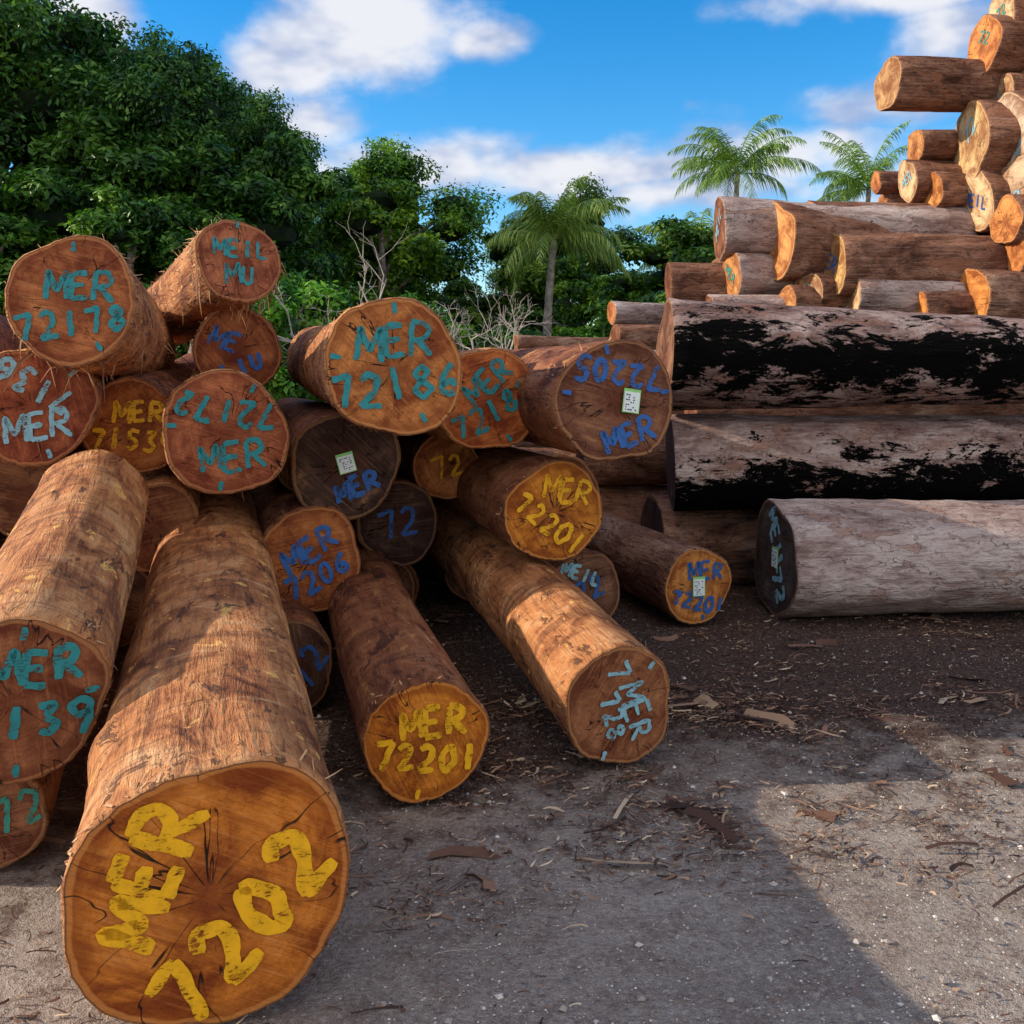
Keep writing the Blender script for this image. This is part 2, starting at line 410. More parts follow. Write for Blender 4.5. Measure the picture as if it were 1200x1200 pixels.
            for q, f in zip(pts, (1, .8, .25)):
                V.append(tuple(q+side*f)); V.append(tuple(q-side*f))
            F.append((n, n+1, n+3, n+2)); MI.append(mi); F.append((n+2, n+3, n+5, n+4)); MI.append(mi)
    V = [(x, y, z_+(x*tx_+y*ty_)*max(0.0, 1+min(0, z_)/0.25)) for (x, y, z_) in V]
    me = bpy.data.meshes.new(name); me.from_pydata(V, [], F); me.update()
    for m in mats: me.materials.append(m)
    me.polygons.foreach_set('material_index', MI)
    me.polygons.foreach_set('use_smooth', [mi_ == 0 for mi_ in MI])
    uvl = me.uv_layers.new(name='UVMap')
    lv = np.zeros(len(me.loops), dtype=np.int32); me.loops.foreach_get('vertex_index', lv)
    arr = np.zeros((len(V), 2), dtype=np.float32)
    for k, v in uvd.items(): arr[k] = v
    uvl.data.foreach_set('uv', arr[lv].ravel())
    ob = bpy.data.objects.new(name, me); scene.collection.objects.link(ob)
    ob.matrix_world = mw
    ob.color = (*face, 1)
    return ob

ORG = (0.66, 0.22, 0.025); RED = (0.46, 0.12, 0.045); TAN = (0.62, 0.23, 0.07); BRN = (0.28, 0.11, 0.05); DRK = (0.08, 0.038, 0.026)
def back(p, L, dx=-0.3, dz=0.0):
    n = math.sqrt(1+dx*dx+dz*dz)
    return (p[0]+dx*L/n, p[1]+L/n, p[2]+dz*L/n)

# --- near pile, sawn ends toward the open yard
make_log((-0.725, 2.46, 0.33), (-1.86, 6.3, 0.65), 0.325, 0.27, M_PEEL, (0.64, 0.19, 0.02),
   [('MER', -0.43, 0.22, 0.44, 72, 'yellow'), ('7202', 0.24, -0.28, 0.48, 48, 'yellow')], None, fib=420, seed=1, sw=0.115, knots=3)
make_log((-1.51, 3.10, 0.585), (-1.99, 4.85, 0.96), 0.262, 0.255, M_PEEL, (0.36, 0.13, 0.055),
   [('MER', 0.25, 0.42, 0.42, 0, 'teal'), ('7139', 0.2, -0.25, 0.42, 0, 'teal')], ('teal', [5, -90, 80]), fib=300, seed=2)
make_log((-1.66, 3.22, 0.175), back((-1.66, 3.22, 0.175), 3.5), 0.175, 0.17, M_PEEL, (0.34, 0.13, 0.06),
   [('72', 0.55, 0.1, 0.6, 20, 'green')], None, fib=100, seed=3)
make_log((-0.312, 3.74, 0.235), (-1.0, 6.4, 0.42), 0.225, 0.20, M_PEELD, (0.70, 0.22, 0.015),
   [('MER', 0.10, 0.30, 0.46, 0, 'yellow'), ('72201', 0.0, -0.27, 0.42, -6, 'yellow')], ('yellow', [-100]), fib=120, seed=4, sw=0.11)
make_log((0.43, 4.06, 0.255), (-0.40, 6.9, 0.5), 0.235, 0.225, M_PEEL, (0.38, 0.145, 0.06),
   [('7', -0.05, 0.62, 0.4, -75, 'light'), ('MER', 0.30, -0.1, 0.42, -75, 'light'), ('728', -0.15, -0.15, 0.34, -72, 'light')], ('light', [50, -110]), fib=120, seed=5, sw=0.075)
make_log((-1.98, 4.6, 1.90), (-2.52, 6.9, 1.72), 0.28, 0.25, M_PEEL, (0.50, 0.16, 0.05),
   [('MER', 0.12, 0.22, 0.44, -4, 'teal'), ('72178', 0.0, -0.35, 0.42, 8, 'teal')], ('teal', [88, -60]), fib=900, seed=6, hairy=1, sw=0.09)
make_log((-1.60, 6.0, 2.225), (-2.45, 7.35, 1.97), 0.25, 0.225, M_PEEL, (0.44, 0.14, 0.06),
   [('MEIL', 0.05, 0.28, 0.42, 0, 'teal'), ('MU', 0.0, -0.35, 0.46, 0, 'teal')], ('teal', [90]), fib=900, seed=7, hairy=1, sw=0.09)
make_log((-2.35, 5.0, 1.41), back((-2.35, 5.0, 1.41), 4), 0.29, 0.27, M_PEEL, RED,
   [('7136', 0.05, 0.35, 0.42, 150, 'light'), ('MER', 0.1, -0.32, 0.44, 8, 'light')], ('light', [-70, 40]), fib=200, seed=8, sw=0.085)
make_log((-1.98, 5.35, 1.285), (-2.6, 8.6, 1.5), 0.25, 0.24, M_PEELD, (0.50, 0.15, 0.03),
   [('MER', 0.12, 0.32, 0.42, 0, 'yellow'), ('71534', 0.0, -0.28, 0.42, -4, 'yellow')], None, fib=120, seed=9, sw=0.09)
make_log((-1.37, 4.9, 1.28), back((-1.37, 4.9, 1.28), 3.8), 0.292, 0.27, M_PEEL, (0.50, 0.15, 0.06),
   [('72172', 0.0, 0.38, 0.40, 170, 'teal'), ('MER', 0.1, -0.38, 0.44, 8, 'teal')], ('teal', [170, -95, 60]), fib=200, seed=10, sw=0.085)
make_log((-1.66, 6.2, 1.71), back((-1.66, 6.2, 1.71), 3.0), 0.255, 0.24, M_PEELD, (0.36, 0.105, 0.03),
   [('ME', -0.3, 0.2, 0.45, -20, 'blue'), ('LIU', 0.1, -0.4, 0.4, 20, 'blue')], None, fib=400, seed=11, hairy=1)
make_log((-0.535, 4.65, 1.60), (-1.45, 7.8, 1.66), 0.312, 0.26, M_PEEL, (0.66, 0.24, 0.06),
   [('MER', 0.0, 0.36, 0.46, 4, 'teal'), ('72186', 0.03, -0.27, 0.46, 6, 'teal')], ('teal', [90, 170, -60]), fib=300, seed=12, knots=2, sw=0.09)
make_log((-0.13, 5.4, 1.43), back((-0.13, 5.4, 1.43), 3.4), 0.275, 0.26, M_PEEL, (0.64, 0.19, 0.045),
   [('MER', 0.0, 0.35, 0.42, 40, 'teal'), ('72187', 0.12, -0.2, 0.44, 28, 'teal')], ('teal', [-60]), fib=120, seed=13, sw=0.09)
make_log((0.498, 4.9, 1.437), back((0.498, 4.9, 1.437), 3.4), 0.292, 0.275, M_PEELD, (0.25, 0.10, 0.05),  # end tint darkened: shade on this face is put into its colour
   [('72205', 0.05, 0.45, 0.38, 172, 'blue'), ('MER', 0.2, -0.55, 0.38, 15, 'blue')], ('blue', [100, 170, 10]), tag=(0.25, 0.0, 0.085, 0.115, -8), fib=120, seed=14, sw=0.085)
make_log((-0.86, 5.3, 1.09), back((-0.86, 5.3, 1.09), 3.4), 0.28, 0.26, M_PEELD, DRK,  # near-black end tint paints in the shadow on this face
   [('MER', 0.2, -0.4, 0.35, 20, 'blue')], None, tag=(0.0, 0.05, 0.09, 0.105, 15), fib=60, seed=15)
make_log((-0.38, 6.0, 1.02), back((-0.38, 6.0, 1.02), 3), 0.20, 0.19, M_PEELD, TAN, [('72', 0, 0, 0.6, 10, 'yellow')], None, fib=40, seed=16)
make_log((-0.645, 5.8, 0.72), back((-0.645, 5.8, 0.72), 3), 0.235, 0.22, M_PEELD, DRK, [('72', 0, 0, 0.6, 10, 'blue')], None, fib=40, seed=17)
make_log((0.217, 5.2, 0.863), back((0.217, 5.2, 0.863), 3.4), 0.256, 0.24, M_PEELD, (0.70, 0.24, 0.02),
   [('MER', 0.26, 0.42, 0.42, -12, 'yellow'), ('72201', -0.1, -0.22, 0.42, -38, 'yellow')], None, fib=80, seed=18, sw=0.09)
make_log((-1.018, 5.2, 0.625), back((-1.018, 5.2, 0.625), 3.2), 0.255, 0.24, M_PEELD, (0.42, 0.13, 0.03),
   [('MER', -0.05, 0.2, 0.48, 28, 'blue'), ('7206', 0.12, -0.35, 0.42, 25, 'blue')], None, fib=80, seed=19)
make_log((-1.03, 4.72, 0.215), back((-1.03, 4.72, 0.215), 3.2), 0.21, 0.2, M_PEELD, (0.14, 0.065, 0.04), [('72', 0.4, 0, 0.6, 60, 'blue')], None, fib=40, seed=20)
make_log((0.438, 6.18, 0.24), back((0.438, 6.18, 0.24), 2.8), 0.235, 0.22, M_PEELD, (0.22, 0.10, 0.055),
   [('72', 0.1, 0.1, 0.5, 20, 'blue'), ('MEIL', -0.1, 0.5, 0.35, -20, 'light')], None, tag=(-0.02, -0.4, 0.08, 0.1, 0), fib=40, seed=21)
make_log((1.15, 6.33, 0.245), back((1.15, 6.33, 0.245), 3.0), 0.228, 0.215, M_BROWN, (0.70, 0.28, 0.06),
   [('MER', 0.22, 0.40, 0.44, 0, 'blue'), ('72201', 0.0, -0.42, 0.40, -14, 'blue')], ('blue', [-80]), tag=(0.0, 0.0, 0.085, 0.12, 0), fib=40, seed=22)
for i, (x, y, z, r) in enumerate([(-2.66, 5.6, 0.9, 0.25), (-2.9, 5.1, 0.25, 0.25), (-2.3, 5.9, 0.24, 0.24), (-1.75, 6.5, 0.24, 0.23), (-0.8, 6.3, 0.25, 0.22),
        (-0.2, 6.9, 0.24, 0.24), (-1.5, 6.9, 0.8, 0.24), (-0.1, 6.6, 0.65, 0.22), (-3.2, 5.4, 0.75, 0.26), (-3.1, 5.4, 1.7, 0.26), (0.35, 7.0, 0.75, 0.25), (-2.5, 6.6, 1.2, 0.24), (-0.5, 6.9, 1.35, 0.2), (-0.75, 5.9, 0.3, 0.2), (-1.80, 5.15, 0.80, 0.21), (-1.15, 5.9, 1.05, 0.2)]):
    make_log((x, y, z), back((x, y, z), 2.6), r, r*0.95, M_PEELD if i % 2 else M_PEEL, (0.20, 0.085, 0.04) if i % 2 else (0.28, 0.11, 0.045), fib=40, seed=40+i)

# --- big logs lying across on the right
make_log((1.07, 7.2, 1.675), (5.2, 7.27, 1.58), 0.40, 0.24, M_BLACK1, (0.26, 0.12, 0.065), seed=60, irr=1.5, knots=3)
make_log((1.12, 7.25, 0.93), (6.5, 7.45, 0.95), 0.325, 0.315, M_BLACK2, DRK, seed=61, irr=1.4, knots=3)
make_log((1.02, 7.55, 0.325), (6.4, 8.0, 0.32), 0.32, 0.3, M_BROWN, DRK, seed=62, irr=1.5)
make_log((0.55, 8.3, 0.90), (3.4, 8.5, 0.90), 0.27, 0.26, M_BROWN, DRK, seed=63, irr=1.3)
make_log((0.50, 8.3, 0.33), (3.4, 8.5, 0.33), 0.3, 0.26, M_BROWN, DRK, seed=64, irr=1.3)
make_log((1.69, 6.6, 0.362), (6.6, 6.95, 0.352), 0.362, 0.335, M_GREY, (0.10, 0.075, 0.07),
   [('MEIL', 0.1, 0.35, 0.36, -60, 'light'), ('72', 0.3, -0.4, 0.4, -60, 'light')], None, tag=(0.1, 0.05, 0.1, 0.13, 0), seed=65, irr=1.6, knots=6)

# --- high stack behind on the right
LIT = (0.74, 0.34, 0.11); CRM = (0.80, 0.56, 0.30)
S = [
 (1.82, 9.0, 2.81, 0.285, 2.2, M_GREY, BRN, (1, .05, -.02)),
 (2.25, 8.75, 2.67, 0.32, 2.5, M_BROWN, LIT, (.93, .35, 0)),
 (2.62, 9.05, 2.83, 0.235, 3.2, M_BROWN, LIT, (1, .08, -.02)),
 (2.66, 8.6, 2.42, 0.29, 3.2, M_BROWN, (0.80, 0.52, 0.20), (1, .12, 0)),
 (2.80, 8.45, 2.14, 0.18, 2.8, M_GREY, CRM, (1, .12, 0)),
 (3.72, 8.3, 2.15, 0.235, 2.8, M_BROWN, (0.75, 0.30, 0.07), (1, .25, 0)),
 (1.40, 9.2, 2.35, 0.18, 2.2, M_BROWN, BRN, (1, .0, 0)),
 (1.90, 8.9, 2.40, 0.22, 2.5, M_GREY, LIT, (.95, .2, 0)),
 (2.48, 8.6, 2.20, 0.19, 2.5, M_BROWN, CRM, (.93, .35, 0)),
 (2.28, 8.5, 2.15, 0.13, 2.5, M_BROWN, LIT, (.93, .35, 0)),
 (2.42, 8.85, 2.62, 0.17, 2.5, M_GREY, TAN, (.93, .3, .15)),
 (1.65, 8.6, 2.05, 0.15, 3.0, M_GREY, BRN, (1, .05, 0)),
 (3.30, 8.3, 2.08, 0.13, 3.0, M_BROWN, (0.75, 0.30, 0.07), (1, .2, 0)),
 (3.30, 9.0, 4.09, 0.225, 3.4, M_BROWN, (0.7, 0.42, 0.18), (1, .12, .0)),
 (4.24, 8.9, 3.96, 0.20, 3, M_BROWN, CRM, (1, .15, 0)),
 (4.10, 8.9, 4.40, 0.24, 3, M_BROWN, (0.75, 0.3, 0.08), (1, .2, 0)),
 (4.30, 9.0, 4.72, 0.22, 3, M_BROWN, CRM, (1, .15, 0)),
 (3.98, 8.9, 3.55, 0.38, 3.0, M_BROWN, (0.78, 0.52, 0.24), (1, .02, 0)),
 (4.18, 8.6, 3.55, 0.33, 3.0, M_BROWN, (0.72, 0.56, 0.40), (1, .15, 0)),
 (3.66, 9.3, 3.60, 0.15, 3, M_BROWN, LIT, (1, .1, 0)),
 (3.55, 9.2, 3.27, 0.19, 3, M_BROWN, CRM, (1, .1, 0)),
 (3.70, 9.0, 3.14, 0.16, 3, M_BROWN, (0.75, 0.33, 0.09), (1, .2, 0)),
 (3.98, 8.8, 3.03, 0.27, 3, M_BROWN, CRM, (1, .12, 0)),
 (4.18, 8.5, 3.05, 0.30, 3, M_BROWN, (0.70, 0.50, 0.32), (1, .15, 0)),
 (4.05, 8.4, 2.80, 0.19, 3, M_BROWN, (0.75, 0.3, 0.08), (1, .25, 0)),
 (4.12, 8.4, 2.52, 0.15, 3, M_BROWN, (0.75, 0.3, 0.08), (1, .2, 0)),
 (3.55, 10.0, 3.40, 0.11, 2.5, M_BROWN, TAN, (1, .1, 0)),
 (3.65, 10.1, 3.20, 0.13, 2.5, M_BROWN, LIT, (1, .1, 0)),
 (4.5, 8.6, 4.28, 0.32, 3, M_BROWN, CRM, (1, .15, 0)),
 (4.45, 8.7, 4.98, 0.3, 3, M_BROWN, CRM, (1, .15, 0)),
 (4.5, 8.9, 5.5, 0.3, 3, M_BROWN, LIT, (1, .15, 0)),
 (4.6, 8.9, 4.6, 0.3, 3, M_BROWN, LIT, (1, .15, 0)),
 (4.75, 8.6, 3.9, 0.3, 3, M_BROWN, LIT, (1, .15, 0)),
 (4.75, 8.6, 3.3, 0.3, 3, M_BROWN, LIT, (1, .15, 0)),
 (4.75, 8.6, 2.7, 0.3, 3, M_BROWN, LIT, (1, .15, 0)),
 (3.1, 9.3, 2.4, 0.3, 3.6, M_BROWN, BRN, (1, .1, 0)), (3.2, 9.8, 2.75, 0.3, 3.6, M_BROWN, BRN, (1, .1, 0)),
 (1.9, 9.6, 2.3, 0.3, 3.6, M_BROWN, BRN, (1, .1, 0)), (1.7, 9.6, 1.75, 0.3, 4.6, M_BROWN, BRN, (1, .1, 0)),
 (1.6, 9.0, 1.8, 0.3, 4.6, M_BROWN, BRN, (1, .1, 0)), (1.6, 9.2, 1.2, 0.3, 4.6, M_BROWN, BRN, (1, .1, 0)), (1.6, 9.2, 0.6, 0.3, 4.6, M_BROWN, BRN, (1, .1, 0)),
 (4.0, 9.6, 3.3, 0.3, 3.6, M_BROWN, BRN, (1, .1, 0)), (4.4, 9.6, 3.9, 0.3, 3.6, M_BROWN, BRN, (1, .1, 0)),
]
rr = random.Random(5)
for i, (x, y, z, r, L, bk, fc, dd) in enumerate(S):
    v = Vector(dd).normalized()*L
    mk = [(rr.choice(['MER', '72', 'MEIL', '718']), 0, rr.uniform(-.3, .3), 0.4, rr.uniform(-40, 40), rr.choice(['light', 'green', 'light', 'blue']))] if i < 34 and r > .18 and rr.random() < 0.75 else []
    make_log((x, y, z), (x+v.x, y+v.y, z+v.z), r, r*0.93, bk, fc, mk, seed=100+i, irr=1.8, sw=0.07)

# --- far row of logs at the back of the yard
for i, (x0, x1, y, z, r) in enumerate([(0.1, 4.2, 14, 0.25, .25), (0.0, 4.0, 14.6, 0.7, .24), (-0.1, 3.9, 14.4, 1.15, .22), (0.0, 3.8, 14.0, 1.57, .2), (0.05, 1.6, 13.8, 1.93, .11),
       (1.6, 4.5, 13.0, 0.5, .25), (1.45, 4.5, 13.0, 1.0, .25), (1.35, 4.0, 13.0, 1.5, .22), (1.30, 4.0, 13.0, 1.95, .2), (1.28, 3.6, 13.2, 2.3, .15), (-3.2, 0, 14.5, .3, .3), (0.9, 3, 12.6, 1.65, .18), (0.25, 1.5, 13.4, 1.7, .13)]):
    make_log((x0, y, z), (x1, y+0.5, z), r, r*.9, M_GREY if i % 2 else M_BROWN, TAN if i % 2 else BRN, seed=200+i, irr=1.4)

# ------------------------------------------------------------------ ground
def vnoise(x, y):
    return (np.sin(x*1.3+y*0.7)+np.sin(x*-0.9+y*1.9+1.3)+np.sin(x*2.7+y*2.3+4)*.5+np.sin(x*5.1-y*4.3)*.25)/2.75
near_x = np.arange(-5, 7.01, 0.04); near_y = np.arange(0, 10.01, 0.04)
xs = np.concatenate([[-600, -300, -150, -70, -40, -25, -15, -10, -7], near_x, [8, 10, 15, 25, 40, 70, 150, 300, 600]])
ys = np.concatenate([[-300, -100, -40, -20, -10, -5, -2], near_y, [11, 13, 16, 20, 26, 35, 50, 80, 150, 300, 700]])
XX, YY = np.meshgrid(xs, ys)
rs = np.random.RandomState(3)
nearm = np.clip(1-np.maximum(np.abs(XX-1)/7, np.abs(YY-5)/6), 0, 1)
ZZ = 0.012*vnoise(XX*1.1, YY*1.1)+nearm*(rs.rand(*XX.shape)-.5)*0.010+nearm*0.007*vnoise(XX*6, YY*6)-0.012
nx, ny = len(xs), len(ys)
gv = np.stack([XX.ravel(), YY.ravel(), ZZ.ravel()], 1)
idx = np.arange(nx*ny).reshape(ny, nx)
gf = np.stack([idx[:-1, :-1].ravel(), idx[:-1, 1:].ravel(), idx[1:, 1:].ravel(), idx[1:, :-1].ravel()], 1)
def np_mesh(name, v, f, mats, mi=None, smooth=False):
    me = bpy.data.meshes.new(name)
    me.vertices.add(len(v)); me.vertices.foreach_set('co', np.asarray(v, dtype=np.float32).ravel())
    k = f.shape[1]
    me.loops.add(len(f)*k); me.loops.foreach_set('vertex_index', f.astype(np.int32).ravel())
    me.polygons.add(len(f)); me.polygons.foreach_set('loop_start', np.arange(0, len(f)*k, k, dtype=np.int32))
    me.polygons.foreach_set('loop_total', np.full(len(f), k, dtype=np.int32))
    for m in mats: me.materials.append(m)
    if mi is not None: me.polygons.foreach_set('material_index', np.asarray(mi, dtype=np.int32))
    me.polygons.foreach_set('use_smooth', np.full(len(f), smooth))
    me.update(calc_edges=True); me.validate()
    return me
def add_obj(name, me, loc=(0, 0, 0), rot=0, sc=(1, 1, 1), col=None):
    o = bpy.data.objects.new(name, me); scene.collection.objects.link(o)
    o.location = loc; o.rotation_euler = (0, 0, rot); o.scale = sc
    if col: o.color = (*col, 1)
    return o
m, nt = new_mat('yard_dirt'); b = NB(nt)
tc = b.n('ShaderNodeTexCoord'); P = tc.outputs['Object']
s = b.n('ShaderNodeSeparateXYZ'); b.put(s.inputs[0], P)
n1 = b.noise(P, 0.9, 5, 0.6); n2 = b.noise(P, 7, 5, 0.7); n3 = b.noise(P, 55, 4, 0.7); n4 = b.noise(P, 210, 2, 0.7)
c = b.mix(b.mapr(n1, 0.35, 0.65), (0.42, 0.33, 0.275), (0.60, 0.49, 0.41))
c = b.mix(b.math('MULTIPLY', b.mapr(n2, 0.46, 0.62), 0.55), c, (0.31, 0.215, 0.17))
c = b.mix(b.math('MULTIPLY', b.mapr(n3, 0.5, 0.68), 0.65), c, (0.76, 0.65, 0.56))
c = b.mix(b.math('MULTIPLY', b.mapr(n3, 0.46, 0.3), 0.6), c, (0.17, 0.11, 0.085))
c = b.mix(b.math('MULTIPLY', b.mapr(n4, 0.52, 0.7), 0.5), c, (0.13, 0.095, 0.075))
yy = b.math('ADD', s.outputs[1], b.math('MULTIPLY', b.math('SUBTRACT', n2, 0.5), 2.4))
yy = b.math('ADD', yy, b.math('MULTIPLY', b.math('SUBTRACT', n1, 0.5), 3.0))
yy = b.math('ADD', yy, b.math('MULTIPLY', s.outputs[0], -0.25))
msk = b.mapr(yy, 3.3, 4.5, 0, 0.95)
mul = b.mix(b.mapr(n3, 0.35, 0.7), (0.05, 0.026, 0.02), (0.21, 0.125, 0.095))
c = b.mix(msk, c, mul)  # dark bark-debris soil, darkened further to stand in for the pile's shadow
far = b.mapr(s.outputs[1], 15, 22)
c = b.mix(far, c, (0.05, 0.07, 0.02))
h = b.math('ADD', b.math('MULTIPLY', n3, 1), b.math('ADD', b.math('MULTIPLY', n4, 0.5), b.math('MULTIPLY', n2, 1.2)))
b.out(b.principled(c, 0.95, b.bump(h, 1.0, 0.03), spec=0.1))
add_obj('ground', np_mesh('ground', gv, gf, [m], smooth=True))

def density(x, y):
    q = y-0.25*x+0.5*mn.noise(Vector((x*1.1, y*1.1, 8)))
    d = 0.05+0.95*min(1, max(0, (q-2.9)/1.0))
    if x < 0.2 and y < 3.2: d = max(d, 0.55)
    if y > 7.5: d *= 0.4
    return d
M_LIT = mat_island('bark_litter', [(0, (0.035, 0.017, 0.012)), (0.45, (0.12, 0.055, 0.036)), (0.78, (0.28, 0.15, 0.09)), (0.93, (0.50, 0.33, 0.20)), (1, (0.74, 0.58, 0.40))])
M_GRAV = mat_island('gravel', [(0, (0.16, 0.12, 0.11)), (0.6, (0.42, 0.36, 0.31)), (1, (0.74, 0.67, 0.60))])
rg = random.Random(11); V = []; F = []
cnt = 0
while cnt < 26000:
    x = rg.uniform(-3.2, 5.5); y = rg.uniform(2.0, 8.2)
    if rg.random() < 0.3: x = rg.uniform(-0.6, 2.6); y = rg.uniform(2.2, 5.0)
    cl = 0.35+mn.noise(Vector((x*1.3, y*1.3, 3)))*1.5+mn.noise(Vector((x*5, y*5, 3)))*1.0
    if rg.random() > density(x, y)*max(0.05, cl): continue
    cnt += 1
    a = rg.uniform(0, 6.28) if rg.random() < .55 else rg.gauss(0.2, .5)
    u_ = rg.random()
    k_ = 5.0 if u_ < 0.004 else (2.6 if u_ < 0.05 else (1.4 if u_ < .25 else .8))
    L = rg.uniform(0.010, 0.055)*k_; w = rg.uniform(0.0010, 0.0045)*(1+(k_-1)*.3); z = rg.uniform(-0.006, 0.010)
    if rg.random() < 0.003: L = rg.uniform(.1, .28); w = rg.uniform(.012, .03)
    t = Vector((math.cos(a), math.sin(a), rg.uniform(-.2, .2)/math.sqrt(max(1, L/.05)))); sd = Vector((-math.sin(a), math.cos(a), rg.uniform(-.6, .6)))*w
    cvx = rg.uniform(-.3, .3)*L; nv = Vector((-math.sin(a), math.cos(a), 0))
    o = Vector((x, y, z)); k = rg.uniform(-.1, .3)
    n = len(V)
    for u in (-.5, -.2, .2, .5):
        p = o+t*L*u+Vector((0, 0, k*L*(0.25-u*u)))+nv*cvx*(1-4*u*u)
        f1, f2 = rg.uniform(.4, 1.3), rg.uniform(.4, 1.3)
        V.append(tuple(p+sd*f1)); V.append(tuple(p-sd*f2))
    for q in (0, 2, 4): F.append((n+q, n+q+1, n+q+3, n+q+2))
me = np_mesh('bark_litter', np.array(V), np.array(F), [M_LIT]); add_obj('bark_litter', me)
V = []; F = []
oct_f = [(0, 2, 4), (2, 1, 4), (1, 3, 4), (3, 0, 4), (2, 0, 5), (1, 2, 5), (3, 1, 5), (0, 3, 5)]
for _ in range(22000):
    y = 2.0+6*rg.random()**1.8; x = rg.uniform(-0.9, 1.0)*(y*.6)+0.5
    r = rg.uniform(0.0012, 0.0045)*(1+(rg.random() < .02)*2.2)
    n = len(V); q = [r*rg.uniform(.7, 1.3) for _ in range(6)]; a = rg.uniform(0, 3)
    ca, sa = math.cos(a), math.sin(a)
    for (dx, dy, dz) in ((q[0], 0, 0), (-q[1], 0, 0), (0, q[2], 0), (0, -q[3], 0), (0, 0, q[4]*.7), (0, 0, -q[5]*.7)):
        V.append((x+dx*ca-dy*sa, y+dx*sa+dy*ca, dz-0.004))
    F += [(n+i, n+j, n+k) for i, j, k in oct_f]
add_obj('gravel', np_mesh('gravel', np.array(V), np.array(F), [M_GRAV]))

# ------------------------------------------------------------------ vegetation
M_LEAF = mat_island('leaves', [(0.0, (0.006, 0.020, 0.004)), (0.33, (0.02, 0.065, 0.010)), (0.62, (0.06, 0.15, 0.022)), (1, (0.19, 0.32, 0.055))], rough=0.42, trans=0.22, pos_noise=0.9)
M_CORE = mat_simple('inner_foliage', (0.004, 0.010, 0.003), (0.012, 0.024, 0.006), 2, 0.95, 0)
M_TRUNK = mat_simple('tree_bark', (0.16, 0.125, 0.10), (0.34, 0.29, 0.24), 6, 0.9, 0.6)
M_DEAD = mat_simple('dead_wood', (0.34, 0.29, 0.25), (0.50, 0.44, 0.38), 6, 0.9, 0.3)
def tube(V, F, pts, rads, n=7):
    base = len(V)
    for i, p in enumerate(pts):
        t = (pts[min(i+1, len(pts)-1)]-pts[max(0, i-1)]).normalized()
        a = t.cross(Vector((0.3, 1, 0.1))).normalized(); c = t.cross(a)
        for k in range(n):
            th = 2*math.pi*k/n; V.append(tuple(p+(a*math.cos(th)+c*math.sin(th))*rads[i]))
    for i in range(len(pts)-1):
        for k in range(n):
            u = base+i*n+k; v = base+i*n+(k+1) % n
            F.append((u, v, v+n, u+n))
